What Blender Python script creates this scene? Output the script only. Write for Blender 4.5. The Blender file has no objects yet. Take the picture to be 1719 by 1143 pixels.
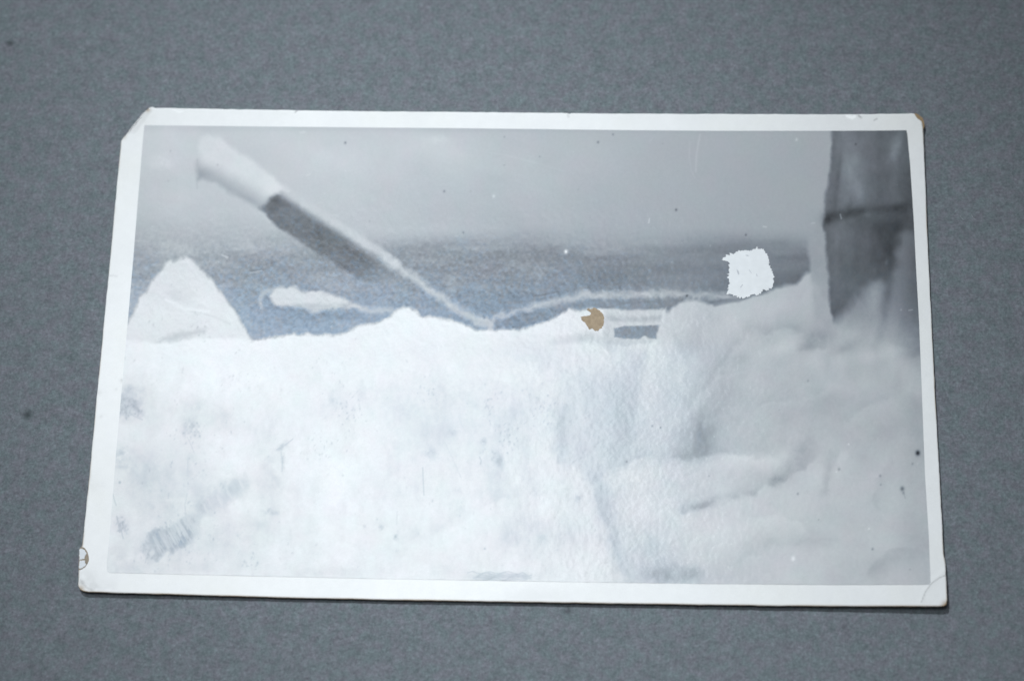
# An old snow photograph (paper print, ~140 x 88 mm) lying on a grey fibrous card.
# Units: metres.  x = right along the print, y = away from the viewer, z = up.
import bpy, bmesh, math
import numpy as np

scene = bpy.context.scene
C = bpy.context.collection

# ------------------------------------------------------------------ camera
cam_d = bpy.data.cameras.new('camera')
cam = bpy.data.objects.new('camera', cam_d)
C.objects.link(cam)
cam.location = (0.01457981, -0.14655976, 0.36559292)
cam.rotation_euler = (0.38459442, 0.03113023, 0.02716737)
cam_d.sensor_width = 36.0
cam_d.lens = 82.25
cam_d.clip_start = 0.005
cam_d.clip_end = 20.0
cam_d.dof.use_dof = True
cam_d.dof.focus_distance = 0.3905
cam_d.dof.aperture_fstop = 13.0
scene.camera = cam

# ------------------------------------------------------------------ world and lamps
world = bpy.data.worlds.new('World')
scene.world = world
world.use_nodes = True
bg = world.node_tree.nodes['Background']
bg.inputs['Color'].default_value = (0.86, 0.94, 1.0, 1.0)
bg.inputs['Strength'].default_value = 0.09


def lamp(name, kind, loc, target, energy, color):
    d = bpy.data.lights.new(name, kind)
    d.energy = energy
    d.color = color
    o = bpy.data.objects.new(name, d)
    C.objects.link(o)
    o.location = loc
    v = np.array(target, float) - np.array(loc, float)
    o.rotation_euler = (math.atan2(math.hypot(v[0], v[1]), -v[2]), 0,
                        math.atan2(v[1], v[0]) - math.pi / 2 if math.hypot(v[0], v[1]) > 1e-6 else 0.0)
    return o


# window-like soft light overhead to the left: gives the sheen on the glossy emulsion
win = lamp('window_light', 'AREA', (-0.245, 0.152, 0.70), (-0.245, 0.152, 0.0), 2.0, (0.92, 0.96, 1.0))
win.data.shape = 'RECTANGLE'
win.data.size = 0.54
win.data.size_y = 0.325
# added spot from the far left; its soft cone stands in for lens vignetting
pool = lamp('vignette_spot', 'SPOT', (-0.45, 1.05, 1.10), (-0.006, 0.000, 0.0), 134.0, (0.895, 0.957, 1.0))
pool.data.spot_size = math.radians(9.8)
pool.data.spot_blend = 1.0
pool.data.shadow_soft_size = 0.08

vs = scene.view_settings
vs.view_transform = 'Standard'
vs.look = 'None'
vs.exposure = 0.0
vs.gamma = 1.0
vs.use_curve_mapping = False

# ------------------------------------------------------------------ tracing
# The print was digitised on a 1719 x 1143 raster; this plane-to-raster
# homography turns traced raster points into metres on the card and back.
HOM = np.array([[9871.03438, 1086.69260, 867.382098],
                [77.9901552, -8693.82450, 581.972038],
                [-0.0990309465, 0.949556216, 1.0]])
INV = np.linalg.inv(HOM)


def metres(p):
    p = np.asarray(p, float)
    q = np.concatenate([p, np.ones(p.shape[:-1] + (1,))], -1) @ INV.T
    return q[..., :2] / q[..., 2:]


def raster(x, y):
    q = np.stack([x, y, np.ones_like(x)], -1) @ HOM.T
    return q[..., 0] / q[..., 2], q[..., 1] / q[..., 2]


# ------------------------------------------------------------------ numpy drawing kit
def sstep(a, b, x):
    t = np.clip((x - a) / (b - a), 0, 1)
    return t * t * (3 - 2 * t)


def vnoise(X, Y, sx, sy=None, seed=0):
    """smooth value noise, -1..1, cell size sx x sy raster units"""
    sy = sy or sx
    rng = np.random.default_rng(seed)
    gx, gy = X / sx + 64.37, Y / sy + 64.71
    ix, iy = np.floor(gx).astype(int), np.floor(gy).astype(int)
    fx, fy = gx - ix, gy - iy
    fx = fx * fx * (3 - 2 * fx)
    fy = fy * fy * (3 - 2 * fy)
    n = 1 << 10
    tab = rng.random((n, n)).astype(np.float32) * 2 - 1
    a = tab[iy % n, ix % n]; b = tab[iy % n, (ix + 1) % n]
    c = tab[(iy + 1) % n, ix % n]; d = tab[(iy + 1) % n, (ix + 1) % n]
    return (a * (1 - fx) + b * fx) * (1 - fy) + (c * (1 - fx) + d * fx) * fy


def fbm(X, Y, s, oct=4, seed=0, ratio=1.0, ang=0.0):
    ca, sa = math.cos(ang), math.sin(ang)
    U, V = X * ca + Y * sa, -X * sa + Y * ca
    out = 0; amp = 1; tot = 0
    for k in range(oct):
        out = out + amp * vnoise(U, V, s * ratio, s, seed + 17 * k)
        tot += amp; amp *= 0.55; s *= 0.5
    return out / tot * 1.6


def seg_dist(X, Y, a, b):
    ax, ay = a; dx, dy = b[0] - ax, b[1] - ay
    L = dx * dx + dy * dy + 1e-9
    t = np.clip(((X - ax) * dx + (Y - ay) * dy) / L, 0, 1)
    return np.hypot(X - ax - t * dx, Y - ay - t * dy), t


class Canvas:
    def __init__(s, X, Y, base):
        s.X, s.Y = X, Y
        s.T = np.full(X.shape, float(base))
        s.Z = np.zeros(X.shape)             # relief, metres

    def box(s, pts, m):
        p = np.asarray(pts, float)
        k = ((s.X > p[:, 0].min() - m) & (s.X < p[:, 0].max() + m) &
             (s.Y > p[:, 1].min() - m) & (s.Y < p[:, 1].max() + m))
        return np.nonzero(k)

    def poly_mask(s, pts, soft=3.0, wob=0.0, wscale=14, seed=1):
        """returns indices and mask (0..1) of a soft edged polygon"""
        I = s.box(pts, soft * 2 + wob * 2)
        X, Y = s.X[I], s.Y[I]
        if wob:
            X, Y = (X + wob * fbm(X, Y, wscale, 3, seed), Y + wob * fbm(X, Y, wscale, 3, seed + 5))
        d = np.full(X.shape, 1e9); ins = np.zeros(X.shape, bool)
        n = len(pts)
        for i in range(n):
            a, b = pts[i], pts[(i + 1) % n]
            dd, _ = seg_dist(X, Y, a, b)
            d = np.minimum(d, dd)
            if a[1] != b[1]:
                c = (a[1] > Y) != (b[1] > Y)
                xx = a[0] + (Y - a[1]) / (b[1] - a[1]) * (b[0] - a[0])
                ins ^= c & (X < xx)
        sd = np.where(ins, d, -d)
        return I, sstep(-soft, soft, sd)

    def poly(s, pts, tone, soft=3.0, op=1.0, **k):
        I, m = s.poly_mask(pts, soft, **k)
        t = tone(s.X[I], s.Y[I]) if callable(tone) else tone
        s.T[I] += (t - s.T[I]) * m * op

    def stroke(s, pts, width, tone, soft=2.0, op=1.0, wob=0.0, wscale=12, seed=3, taper=False):
        w = width if np.ndim(width) else [width] * len(pts)
        I = s.box(pts, max(w) + soft * 2 + wob * 2)
        X, Y = s.X[I], s.Y[I]
        if wob:
            X, Y = (X + wob * fbm(X, Y, wscale, 3, seed), Y + wob * fbm(X, Y, wscale, 3, seed + 5))
        m = np.zeros(X.shape)
        for i in range(len(pts) - 1):
            d, t = seg_dist(X, Y, pts[i], pts[i + 1])
            ww = (w[i] + (w[i + 1] - w[i]) * t) / 2
            m = np.maximum(m, 1 - sstep(ww - soft / 2, ww + soft, d))
        t = tone(s.X[I], s.Y[I]) if callable(tone) else tone
        s.T[I] += (t - s.T[I]) * m * op

    def blob(s, cx, cy, rx, ry, d, ang=0.0, p=2.0, tex=0.0, seed=9):
        m = max(rx, ry) * 2.6
        I = s.box([(cx, cy)], m)
        X, Y = s.X[I] - cx, s.Y[I] - cy
        a = math.radians(ang)
        u, v = X * math.cos(a) + Y * math.sin(a), -X * math.sin(a) + Y * math.cos(a)
        g = np.exp(-((np.abs(u) / rx) ** p + (np.abs(v) / ry) ** p))
        if tex:
            g = g * np.clip(1 + tex * fbm(s.X[I], s.Y[I], max(rx, ry) * 0.5, 3, seed), 0, 3)
        s.T[I] += d * g

    def fold(s, pts, dark, wd, light=0.0, wl=None, side=1, crisp=2.0, wob=4.0, wscale=26, seed=7):
        """edge of a snow fold: darker on one side of the line, lighter on the other, fading away from it"""
        wl = wl or wd
        I = s.box(pts, max(wd, wl) * 3 + 4)
        X, Y = s.X[I], s.Y[I]
        X, Y = X + wob * fbm(X, Y, wscale, 3, seed), Y + wob * fbm(X, Y, wscale, 3, seed + 3)
        best = np.full(X.shape, 1e9); sg = np.zeros(X.shape); endf = np.zeros(X.shape)
        p = np.asarray(pts, float)
        Ls = np.hypot(*np.diff(p, axis=0).T); cum = np.r_[0, np.cumsum(Ls)]
        for i in range(len(p) - 1):
            d, t = seg_dist(X, Y, p[i], p[i + 1])
            dx, dy = p[i + 1] - p[i]
            cr = (dx * (Y - p[i][1]) - dy * (X - p[i][0])) / (Ls[i] + 1e-9)
            k = d < best
            best = np.where(k, d, best); sg = np.where(k, cr, sg)
            endf = np.where(k, (cum[i] + t * Ls[i]) / cum[-1], endf)
        fade = sstep(0, 0.18, endf) * sstep(1, 0.82, endf)
        sd = sg * side
        m = sstep(-crisp, crisp, sd)
        s.T[I] += fade * (-dark * m * np.exp(-best / wd) + light * (1 - m) * np.exp(-best / wl))

    def ridge(s, pts, width, h):
        """raised line in the sheet itself"""
        I = s.box(pts, width * 4)
        X, Y = s.X[I], s.Y[I]; d = np.full(X.shape, 1e9)
        for a, b in zip(pts[:-1], pts[1:]):
            d = np.minimum(d, seg_dist(X, Y, a, b)[0])
        s.Z[I] += h * np.exp(-(d / width) ** 2)


def to_albedo(T, white=222.0, white_alb=0.80):
    """print density: display tone -> reflectance"""
    def lin(v):
        v = np.clip(v, 0, 255) / 255.0
        return np.where(v <= 0.04045, v / 12.92, ((v + 0.055) / 1.055) ** 2.4)
    return lin(T) / lin(np.array(white)) * white_alb


# ------------------------------------------------------------------ the sheet's curl
def curl(x, y):
    """height of the print's underside over the card"""
    u, v = x / 0.070, y / 0.0442
    z = 0.00006 + 0.00010 * u * u
    z = z + 0.00022 * np.clip(-v, 0, 2) ** 3 * (1 + 0.25 * u)       # near edge stands off the card
    z = z + 0.00012 * np.clip(v, 0, 2) ** 4
    z = z + 0.00022 * np.clip(u, 0, 2) ** 5 * (0.5 + 0.5 * v * v)
    z = z + 0.00030 * (np.abs(u) * np.abs(v)) ** 4 * 0.6
    return z


THICK = 0.00026


def resample(pts, n):
    p = np.asarray(pts, float)
    L = np.r_[0, np.cumsum(np.hypot(*np.diff(p, axis=0).T))]
    t = np.linspace(0, L[-1], n)
    return np.stack([np.interp(t, L, p[:, 0]), np.interp(t, L, p[:, 1])], 1)


def coons(top, bottom, left, right, nu, nv):
    """grid over four boundary curves (all traced on the raster, returned in metres)"""
    t, b = metres(resample(top, nu)), metres(resample(bottom, nu))
    l, r = metres(resample(left, nv)), metres(resample(right, nv))
    u = np.linspace(0, 1, nu)[None, :, None]; v = np.linspace(0, 1, nv)[:, None, None]
    g = ((1 - v) * t[None] + v * b[None] + (1 - u) * l[:, None] + u * r[:, None]
         - (1 - u) * (1 - v) * t[0] - u * (1 - v) * t[-1] - (1 - u) * v * b[0] - u * v * b[-1])
    return g[..., 0], g[..., 1]


def grid_faces(nu, nv, off=0):
    i = np.arange(nv - 1)[:, None] * nu + np.arange(nu - 1)[None]
    return (np.stack([i + nu, i + nu + 1, i + 1, i], -1).reshape(-1, 4) + off)


def mesh_object(name, verts, quads, colors=None, mat=None, parent=None, smooth=True, attrs=None):
    me = bpy.data.meshes.new(name)
    nf = len(quads)
    me.vertices.add(len(verts)); me.loops.add(nf * 4); me.polygons.add(nf)
    me.vertices.foreach_set('co', np.ascontiguousarray(verts, np.float32).ravel())
    me.loops.foreach_set('vertex_index', np.ascontiguousarray(quads, np.int32).ravel())
    me.polygons.foreach_set('loop_start', np.arange(nf, dtype=np.int32) * 4)
    me.polygons.foreach_set('use_smooth', np.full(nf, smooth, bool))
    me.update(calc_edges=True)
    if colors is not None:
        a = me.attributes.new('tone', 'FLOAT_COLOR', 'POINT')
        c = np.ones((len(verts), 4), np.float32); c[:, :3] = colors
        a.data.foreach_set('color', c.ravel())
    for k, v in (attrs or {}).items():
        a = me.attributes.new(k, 'FLOAT', 'POINT')
        a.data.foreach_set('value', np.ascontiguousarray(v, np.float32).ravel())
    me.validate()
    o = bpy.data.objects.new(name, me)
    C.objects.link(o)
    if mat: me.materials.append(mat)
    if parent: o.parent = parent
    return o


# ------------------------------------------------------------------ materials
def new_mat(name):
    m = bpy.data.materials.new(name)
    m.use_nodes = True
    nt = m.node_tree
    return m, nt, nt.nodes['Principled BSDF']


def N(nt, t, **kw):
    n = nt.nodes.new(t)
    for k, v in kw.items():
        if k in n.inputs:
            n.inputs[k].default_value = v
        else:
            setattr(n, k, v)
    return n


def mat_print(name, rough, spec, silver=False):
    m, nt, b = new_mat(name)
    at = N(nt, 'ShaderNodeAttribute', attribute_name='tone')
    tc = N(nt, 'ShaderNodeTexCoord')
    # fine silver grain
    g = N(nt, 'ShaderNodeTexNoise', Scale=9000.0, Detail=2.0)
    nt.links.new(tc.outputs['Object'], g.inputs['Vector'])
    r = N(nt, 'ShaderNodeMapRange')
    r.inputs['From Min'].default_value = 0.3; r.inputs['From Max'].default_value = 0.7
    r.inputs['To Min'].default_value = 0.965; r.inputs['To Max'].default_value = 1.035
    nt.links.new(g.outputs['Fac'], r.inputs['Value'])
    mx = N(nt, 'ShaderNodeVectorMath', operation='SCALE')
    nt.links.new(at.outputs['Color'], mx.inputs[0])
    nt.links.new(r.outputs['Result'], mx.inputs['Scale'])
    nt.links.new(mx.outputs['Vector'], b.inputs['Base Color'])
    b.inputs['Roughness'].default_value = rough
    b.inputs['Specular IOR Level'].default_value = spec
    if silver:
        # silver mirroring: where much silver lies in the emulsion the surface is more
        # metallic and its sheen turns bluish
        a2 = N(nt, 'ShaderNodeAttribute', attribute_name='silver')
        sp = N(nt, 'ShaderNodeMapRange')
        sp.inputs['To Min'].default_value = spec; sp.inputs['To Max'].default_value = min(1.0, spec * 2.0)
        nt.links.new(a2.outputs['Fac'], sp.inputs['Value'])
        nt.links.new(sp.outputs['Result'], b.inputs['Specular IOR Level'])
        mc = N(nt, 'ShaderNodeMix', data_type='RGBA')
        mc.inputs['A'].default_value = (1, 1, 1, 1); mc.inputs['B'].default_value = (0.50, 0.74, 1.0, 1)
        nt.links.new(a2.outputs['Fac'], mc.inputs['Factor'])
        nt.links.new(mc.outputs['Result'], b.inputs['Specular Tint'])
    return m


def mat_plain(name, col, rough=0.8, spec=0.2, var=0.15, scale=3000.0):
    m, nt, b = new_mat(name)
    tc = N(nt, 'ShaderNodeTexCoord')
    g = N(nt, 'ShaderNodeTexNoise', Scale=scale, Detail=4.0)
    nt.links.new(tc.outputs['Object'], g.inputs['Vector'])
    mc = N(nt, 'ShaderNodeMix', data_type='RGBA')
    mc.inputs['A'].default_value = tuple(c * (1 - var) for c in col) + (1,)
    mc.inputs['B'].default_value = tuple(min(1, c * (1 + var)) for c in col) + (1,)
    nt.links.new(g.outputs['Fac'], mc.inputs['Factor'])
    nt.links.new(mc.outputs['Result'], b.inputs['Base Color'])
    b.inputs['Roughness'].default_value = rough
    b.inputs['Specular IOR Level'].default_value = spec
    return m


def mat_card():
    m, nt, b = new_mat('grey_card')
    L = nt.links.new
    tc = N(nt, 'ShaderNodeTexCoord')
    obj = tc.outputs['Object']

    def noise(scale, detail=3.0, rough=0.5, sx=1.0, sy=1.0, rot=0.0, dist=0.0):
        vr = N(nt, 'ShaderNodeVectorRotate', rotation_type='Z_AXIS')
        vr.inputs['Angle'].default_value = rot
        L(obj, vr.inputs['Vector'])
        mp = N(nt, 'ShaderNodeMapping')
        mp.inputs['Scale'].default_value = (sx, sy, 1)
        L(vr.outputs['Vector'], mp.inputs['Vector'])
        n = N(nt, 'ShaderNodeTexNoise', Scale=scale, Detail=detail, Roughness=rough, Distortion=dist)
        L(mp.outputs['Vector'], n.inputs['Vector'])
        return n.outputs['Fac']

    def rng(v, a, bb, c, d):
        r = N(nt, 'ShaderNodeMapRange')
        for k, x in zip(('From Min', 'From Max', 'To Min', 'To Max'), (a, bb, c, d)):
            r.inputs[k].default_value = x
        L(v, r.inputs['Value'])
        return r.outputs['Result']

    def mul(a, bb):
        n = N(nt, 'ShaderNodeMath', operation='MULTIPLY'); L(a, n.inputs[0]); L(bb, n.inputs[1])
        return n.outputs[0]

    f = rng(noise(1500, 4, 0.6), 0.3, 0.7, 0.90, 1.10)                       # felt mottling
    f = mul(f, rng(noise(260, 3, 0.6), 0.3, 0.7, 0.94, 1.06))
    for ang in (0.3, 1.0, 1.65, 2.3, 2.9):                                     # fibres lying about
        f = mul(f, rng(noise(1900, 3, 0.55, 0.30, 1.5, ang, 0.7), 0.3, 0.7, 0.89, 1.11))
    f = mul(f, rng(noise(3300, 1, 0.5, 1, 1, 0.2), 0.27, 0.36, 0.80, 1.0))   # sparse dark specks
    hue = noise(420, 3, 0.6)
    mc = N(nt, 'ShaderNodeMix', data_type='RGBA')
    mc.inputs['A'].default_value = (0.153, 0.184, 0.196, 1)
    mc.inputs['B'].default_value = (0.172, 0.180, 0.204, 1)
    L(rng(hue, 0.38, 0.62, 0, 1), mc.inputs['Factor'])
    # two old smudges on the card
    for (px, py, r, k) in ((16, 73, 0.0008, 0.45), (47, 696, 0.0010, 0.5), (955, 1026, 0.0008, 0.3)):
        c = metres((px, py))
        d = N(nt, 'ShaderNodeVectorMath', operation='DISTANCE')
        L(obj, d.inputs[0]); d.inputs[1].default_value = (c[0], c[1], 0.0)
        f = mul(f, rng(d.outputs['Value'], r * 0.2, r * 1.2, 1 - k, 1.0))
    sc = N(nt, 'ShaderNodeVectorMath', operation='SCALE')
    L(mc.outputs['Result'], sc.inputs[0]); L(f, sc.inputs['Scale'])
    L(sc.outputs['Vector'], b.inputs['Base Color'])
    b.inputs['Roughness'].default_value = 0.95
    b.inputs['Specular IOR Level'].default_value = 0.06
    bp = N(nt, 'ShaderNodeBump', Strength=0.35, Distance=0.0001)
    L(noise(1800, 4, 0.6), bp.inputs['Height'])
    L(bp.outputs['Normal'], b.inputs['Normal'])
    return m


# ------------------------------------------------------------------ backing card (setting)
def build_card():
    bm = bmesh.new()
    bmesh.ops.create_cube(bm, size=1.0)
    for v in bm.verts:
        v.co.x *= 0.50; v.co.y *= 0.42; v.co.z = v.co.z * 0.003 - 0.0015
        v.co.y += 0.01
    bmesh.ops.bevel(bm, geom=list(bm.edges), offset=0.0004, segments=2, affect='EDGES')
    me = bpy.data.meshes.new('grey_backing_card'); bm.to_mesh(me); bm.free()
    o = bpy.data.objects.new('grey_backing_card', me); C.objects.link(o)
    me.materials.append(mat_card())
    o['kind'] = 'structure'
    o['label'] = 'plain grey fibrous card lying under the old snow photograph'
    return o


build_card()

# ------------------------------------------------------------------ the print: root
root = bpy.data.objects.new('photographic_print', None)
C.objects.link(root)
root.empty_display_size = 0.02
root['label'] = 'worn black and white snow photograph with white border on grey card'
root['category'] = 'photograph'

# ------------------------------------------------------------------ paper with its white border
TL = (226.5, 215)
top = [TL, (232, 208), (240, 198), (247, 189), (252, 184), (258, 183), (262, 185), (275, 184.5), (300, 185), (400, 186.5),
       (500, 188), (600, 189.3), (750, 190.5), (900, 191.8), (953, 192.5), (956, 194), (959, 192.5), (1040, 193.2),
       (1200, 194), (1430, 195.5), (1500, 195.2), (1534, 195), (1536, 199), (1539, 203), (1546, 208)]
right = [(1546, 208), (1547, 212), (1548.5, 222), (1549.5, 240), (1553, 320), (1558, 440), (1563.5, 550), (1571, 700),
         (1578, 830), (1583, 930), (1585.5, 945), (1586.5, 965), (1588, 990), (1588.5, 1010), (1587, 1018)]
left = [TL, (218, 221), (215, 229), (208, 234), (204.5, 240), (201.5, 270), (184.5, 450), (165, 650), (151, 800), (139.5, 915),
        (138, 920), (135, 923), (134.5, 950), (133.5, 962), (132.5, 985), (136, 991)]
bottom = [(136, 991), (141, 994), (150, 995.5), (300, 999.5), (500, 1005), (680, 1008.5), (860, 1011.5), (1080, 1015),
          (1300, 1018.3), (1450, 1019.6), (1540, 1020.3), (1575, 1020.5), (1584, 1020), (1587, 1018)]
NU, NV = 640, 400
gx, gy = coons(top, bottom, left, right, NU, NV)
# slightly furry cut edges
rng = np.random.default_rng(4)
for sl in ((0, slice(None)), (-1, slice(None)), (slice(None), 0), (slice(None), -1)):
    n = gx[sl].shape[0]
    k = np.convolve(rng.normal(size=n + 6), np.ones(7) / 7, 'valid')
    gx[sl] += k * 0.000045; gy[sl] += np.roll(k, 5) * 0.000045
X, Y = raster(gx, gy)
cv = Canvas(X, Y, 225)
cv.T += 3.0 * fbm(X, Y, 120, 4, 21) + 1.6 * fbm(X, Y, 9, 3, 22)
# dirt along the left border and in the near left corner
for (x, y, r, d) in ((205, 640, 3, -26), (214, 616, 2, -22), (196, 655, 2, -18), (181, 470, 2, -30), (170, 700, 3, -14),
                     (166, 660, 6, -10), (150, 800, 10, -6), (163, 815, 12, -6), (155, 990, 10, -10), (139, 979, 3, -50)):
    cv.blob(x, y, r, r, d, tex=0.8, seed=int(x))
cv.blob(150, 972, 16, 14, -13, tex=0.6)
cv.blob(175, 985, 22, 9, -9, tex=0.8)
cv.blob(900, 1002, 70, 14, -9)                      # shade of a faint hollow in the near border, painted as darker tone
cv.stroke([(184, 465), (190, 464), (197, 466)], 1.5, 205, 1.2)
cv.stroke([(137, 975), (141, 981), (147, 988), (156, 992)], 1.6, 170, 1.5, 0.6)
# browned wear along the cut edges
edge = np.minimum.reduce([np.arange(NU)[None, :] + 0 * Y, (NU - 1 - np.arange(NU))[None, :] + 0 * Y])
ev = (NV - 1 - np.arange(NV))[:, None] + 0 * X
tint = np.ones(X.shape + (3,)) * np.array([0.99, 1.0, 1.0])
tint[..., 2] -= 0.02 * np.clip(fbm(X, Y, 90, 4, 23), 0, 1)        # patchy yellowing
brown = np.exp(-(ev / 0.9) ** 2) * (0.75 + 0.5 * fbm(X, Y, 60, 3, 31))
brown = np.clip(np.maximum(brown, np.exp(-(edge / 0.7) ** 2) * np.clip(0.25 + 0.7 * fbm(X, Y, 50, 3, 33), 0, 1)), 0, 1)
cornerb = np.exp(-((X - 137) ** 2 + (Y - 990) ** 2) / 6 ** 2) + np.exp(-((X - 1586) ** 2 + (Y - 1018) ** 2) / 7 ** 2) \
    + np.exp(-((X - 249) ** 2 + (Y - 187) ** 2) / 4 ** 2) + 0.7 * np.exp(-((X - 208) ** 2 + (Y - 231) ** 2) / 5 ** 2)
brown = np.clip(brown + cornerb * 0.8, 0, 1)
# fold across the near right corner
cv.stroke([(1586, 968), (1575, 972), (1562, 982), (1552, 996), (1546, 1012)], 1.0, 176, 1.0, 0.8)
cv.ridge([(1588, 958), (1576, 968), (1562, 979), (1550, 995), (1545, 1014)], 4.0, 0.00003)
# white nicks on the far border
cv.stroke([(1422, 198), (1430, 201), (1434, 199)], 4.5, 245, 1.5)
cv.stroke([(1440, 197), (1445, 201)], 1.2, 150, 1.0)
cv.stroke([(1466, 206), (1471, 203)], 1.0, 170, 1.0)
cv.stroke([(953, 194), (955, 199)], 1.2, 190, 1.0)
cv.stroke([(500, 188), (496, 191)], 1.2, 150, 1.0)
cv.stroke([(292, 187), (300, 191), (308, 190)], 1.2, 236, 1.2)
# crushed far left corner: a layer is peeled along the cut
cv.poly([(214, 228), (226, 216), (250, 186), (258, 188), (246, 204), (228, 226)], 208, 2.0, 0.8, wob=1.5)
cv.ridge([(210, 240), (224, 231), (240, 212), (262, 193)], 5.0, 0.000012)
cv.ridge([(228, 236), (236, 226), (250, 205)], 4.0, -0.000010)
cv.blob(240, 200, 30, 20, -4)
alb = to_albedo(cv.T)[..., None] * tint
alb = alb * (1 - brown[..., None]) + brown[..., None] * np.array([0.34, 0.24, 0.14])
gz = curl(gx, gy) + THICK + cv.Z + 0.0000007 * fbm(X, Y, 7, 3, 41)
nt_ = NU * NV
ring = np.concatenate([np.arange(NU), np.arange(1, NV) * NU + NU - 1,
                       (NV - 1) * NU + np.arange(NU - 2, -1, -1), np.arange(NV - 2, 0, -1) * NU])
vt = np.stack([gx, gy, gz], -1).reshape(-1, 3)
# cut edge: its own ring of vertices (so that the edge stays crisp), then the underside
er = vt[ring].copy(); er[:, 2] -= 0.000004
lo = vt[ring].copy(); lo[:, 2] = curl(lo[:, 0], lo[:, 1])
low = vt.reshape(NV, NU, 3)[::20, ::20]
nr = len(ring)
k = np.arange(nr); k2 = (k + 1) % nr
walls = np.stack([nt_ + k, nt_ + k2, nt_ + nr + k2, nt_ + nr + k], -1)
join = np.stack([ring[k], ring[k2], nt_ + k2, nt_ + k], -1)
# underside grid
bx, by = gx[::21, ::71], gy[::21, ::71]
verts = np.concatenate([vt, er, lo])
quads = np.concatenate([grid_faces(NU, NV), join, walls])
ecol = np.tile(np.array([[0.40, 0.29, 0.18]]), (nr, 1)) * (1 + 0.25 * rng.normal(size=(nr, 1)).clip(-1.5, 1.5) * 0.5)
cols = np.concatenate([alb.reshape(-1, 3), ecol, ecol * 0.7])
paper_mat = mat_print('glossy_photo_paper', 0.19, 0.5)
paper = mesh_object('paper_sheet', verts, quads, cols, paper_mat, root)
paper['label'] = 'white paper border, browned at the edges, far left corner torn off'

# ------------------------------------------------------------------ the picture printed on it
ptop = [(243.5, 213.2), (400, 214.5), (600, 216.2), (750, 217.3), (900, 219), (1040, 220.7), (1200, 222), (1430, 222.6), (1520.5, 222.6)]
pright = [(1520.5, 222.6), (1522, 228), (1527, 280), (1533, 370), (1537, 450), (1542, 540), (1546, 640), (1552, 800), (1558, 900), (1561, 983.5)]
pleft = [(243.5, 213.2), (241, 235), (233, 330), (225, 430), (215, 545), (206, 645), (195, 770), (185, 900), (180.3, 945), (180.8, 960)]
pbottom = [(180.8, 960), (186, 962.8), (240, 964), (400, 967.5), (600, 972), (800, 975.5), (1000, 979), (1200, 982), (1400, 984), (1561, 984.5)]
PU, PV = 1040, 610
px, py = coons(ptop, pbottom, pleft, pright, PU, PV)
X, Y = raster(px, py)
c = Canvas(X, Y, 0)
T = c.T
U = (X - 190) / 1370.0

# --- hazy sky
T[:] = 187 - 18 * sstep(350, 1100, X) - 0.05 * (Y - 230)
T += 3.0 * fbm(X, Y, 160, 5, 100, 1.6)
T -= 7 * np.exp(-((Y - 217) / 7) ** 2)
T += 3.5 * fbm(X, Y, 55, 4, 101, 2.2, 0.25) * sstep(1250, 700, X)  # uneven gloss over the left sky, painted into the tone
for (x, y, rx, ry, d) in ((730, 250, 90, 45, 7), (300, 245, 60, 40, 4), (560, 270, 80, 50, 4), (300, 340, 70, 40, 4), (900, 300, 120, 50, 4), (270, 275, 18, 10, 10), (735, 237, 22, 8, 8), (1000, 390, 120, 18, -3)):  # pale blobs paint patches of surface sheen on the sky
    c.blob(x, y, rx, ry, d, tex=0.7, seed=int(x + y))
# --- sea below a soft horizon
yh = 410 - 16 * sstep(700, 300, X) + 9 * fbm(X, Y, 90, 3, 110, 2.5)
soft = 26 + 18 * sstep(700, 300, X)
sea_t = 124 - 0.10 * (Y - 430) + 12 * sstep(1000, 500, X) * sstep(440, 510, Y) + 22 * sstep(560, 260, X) + 7 * fbm(X, Y, 40, 4, 111, 3.0) + 6 * fbm(X, Y, 120, 3, 113, 2.0) + (2.5 + 6.5 * sstep(1200, 800, X)) * fbm(X, Y, 4.5, 2, 114) + 7 * fbm(X, Y, 16, 3, 115, 6.0)  # lower left sea lightened: surface glare painted into its tone
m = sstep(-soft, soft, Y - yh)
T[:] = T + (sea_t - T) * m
c.blob(815, 419, 45, 5, 16)
c.blob(700, 440, 60, 6, 6); c.blob(880, 445, 70, 6, 6); c.blob(1180, 420, 90, 8, -6)
c.blob(1290, 402, 60, 12, 6); c.blob(760, 480, 10, 18, 12, tex=0.6); c.blob(906, 468, 5, 22, 12, 10, tex=0.5)
c.blob(420, 410, 60, 14, 12, tex=0.6); c.blob(300, 420, 50, 12, 8, tex=0.8); c.blob(480, 440, 50, 16, 8, tex=0.7)
c.blob(640, 470, 36, 10, 8, 30); c.blob(560, 480, 40, 8, 10, 15)
c.blob(580, 540, 60, 14, 8, tex=0.5); c.blob(640, 520, 40, 10, 10, 10)

# --- the snow covered pole that slants down to the middle
def polyline_dist(x, y, pts):
    return np.minimum.reduce([seg_dist(x, y, p, q)[0] for p, q in zip(pts[:-1], pts[1:])])


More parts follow.
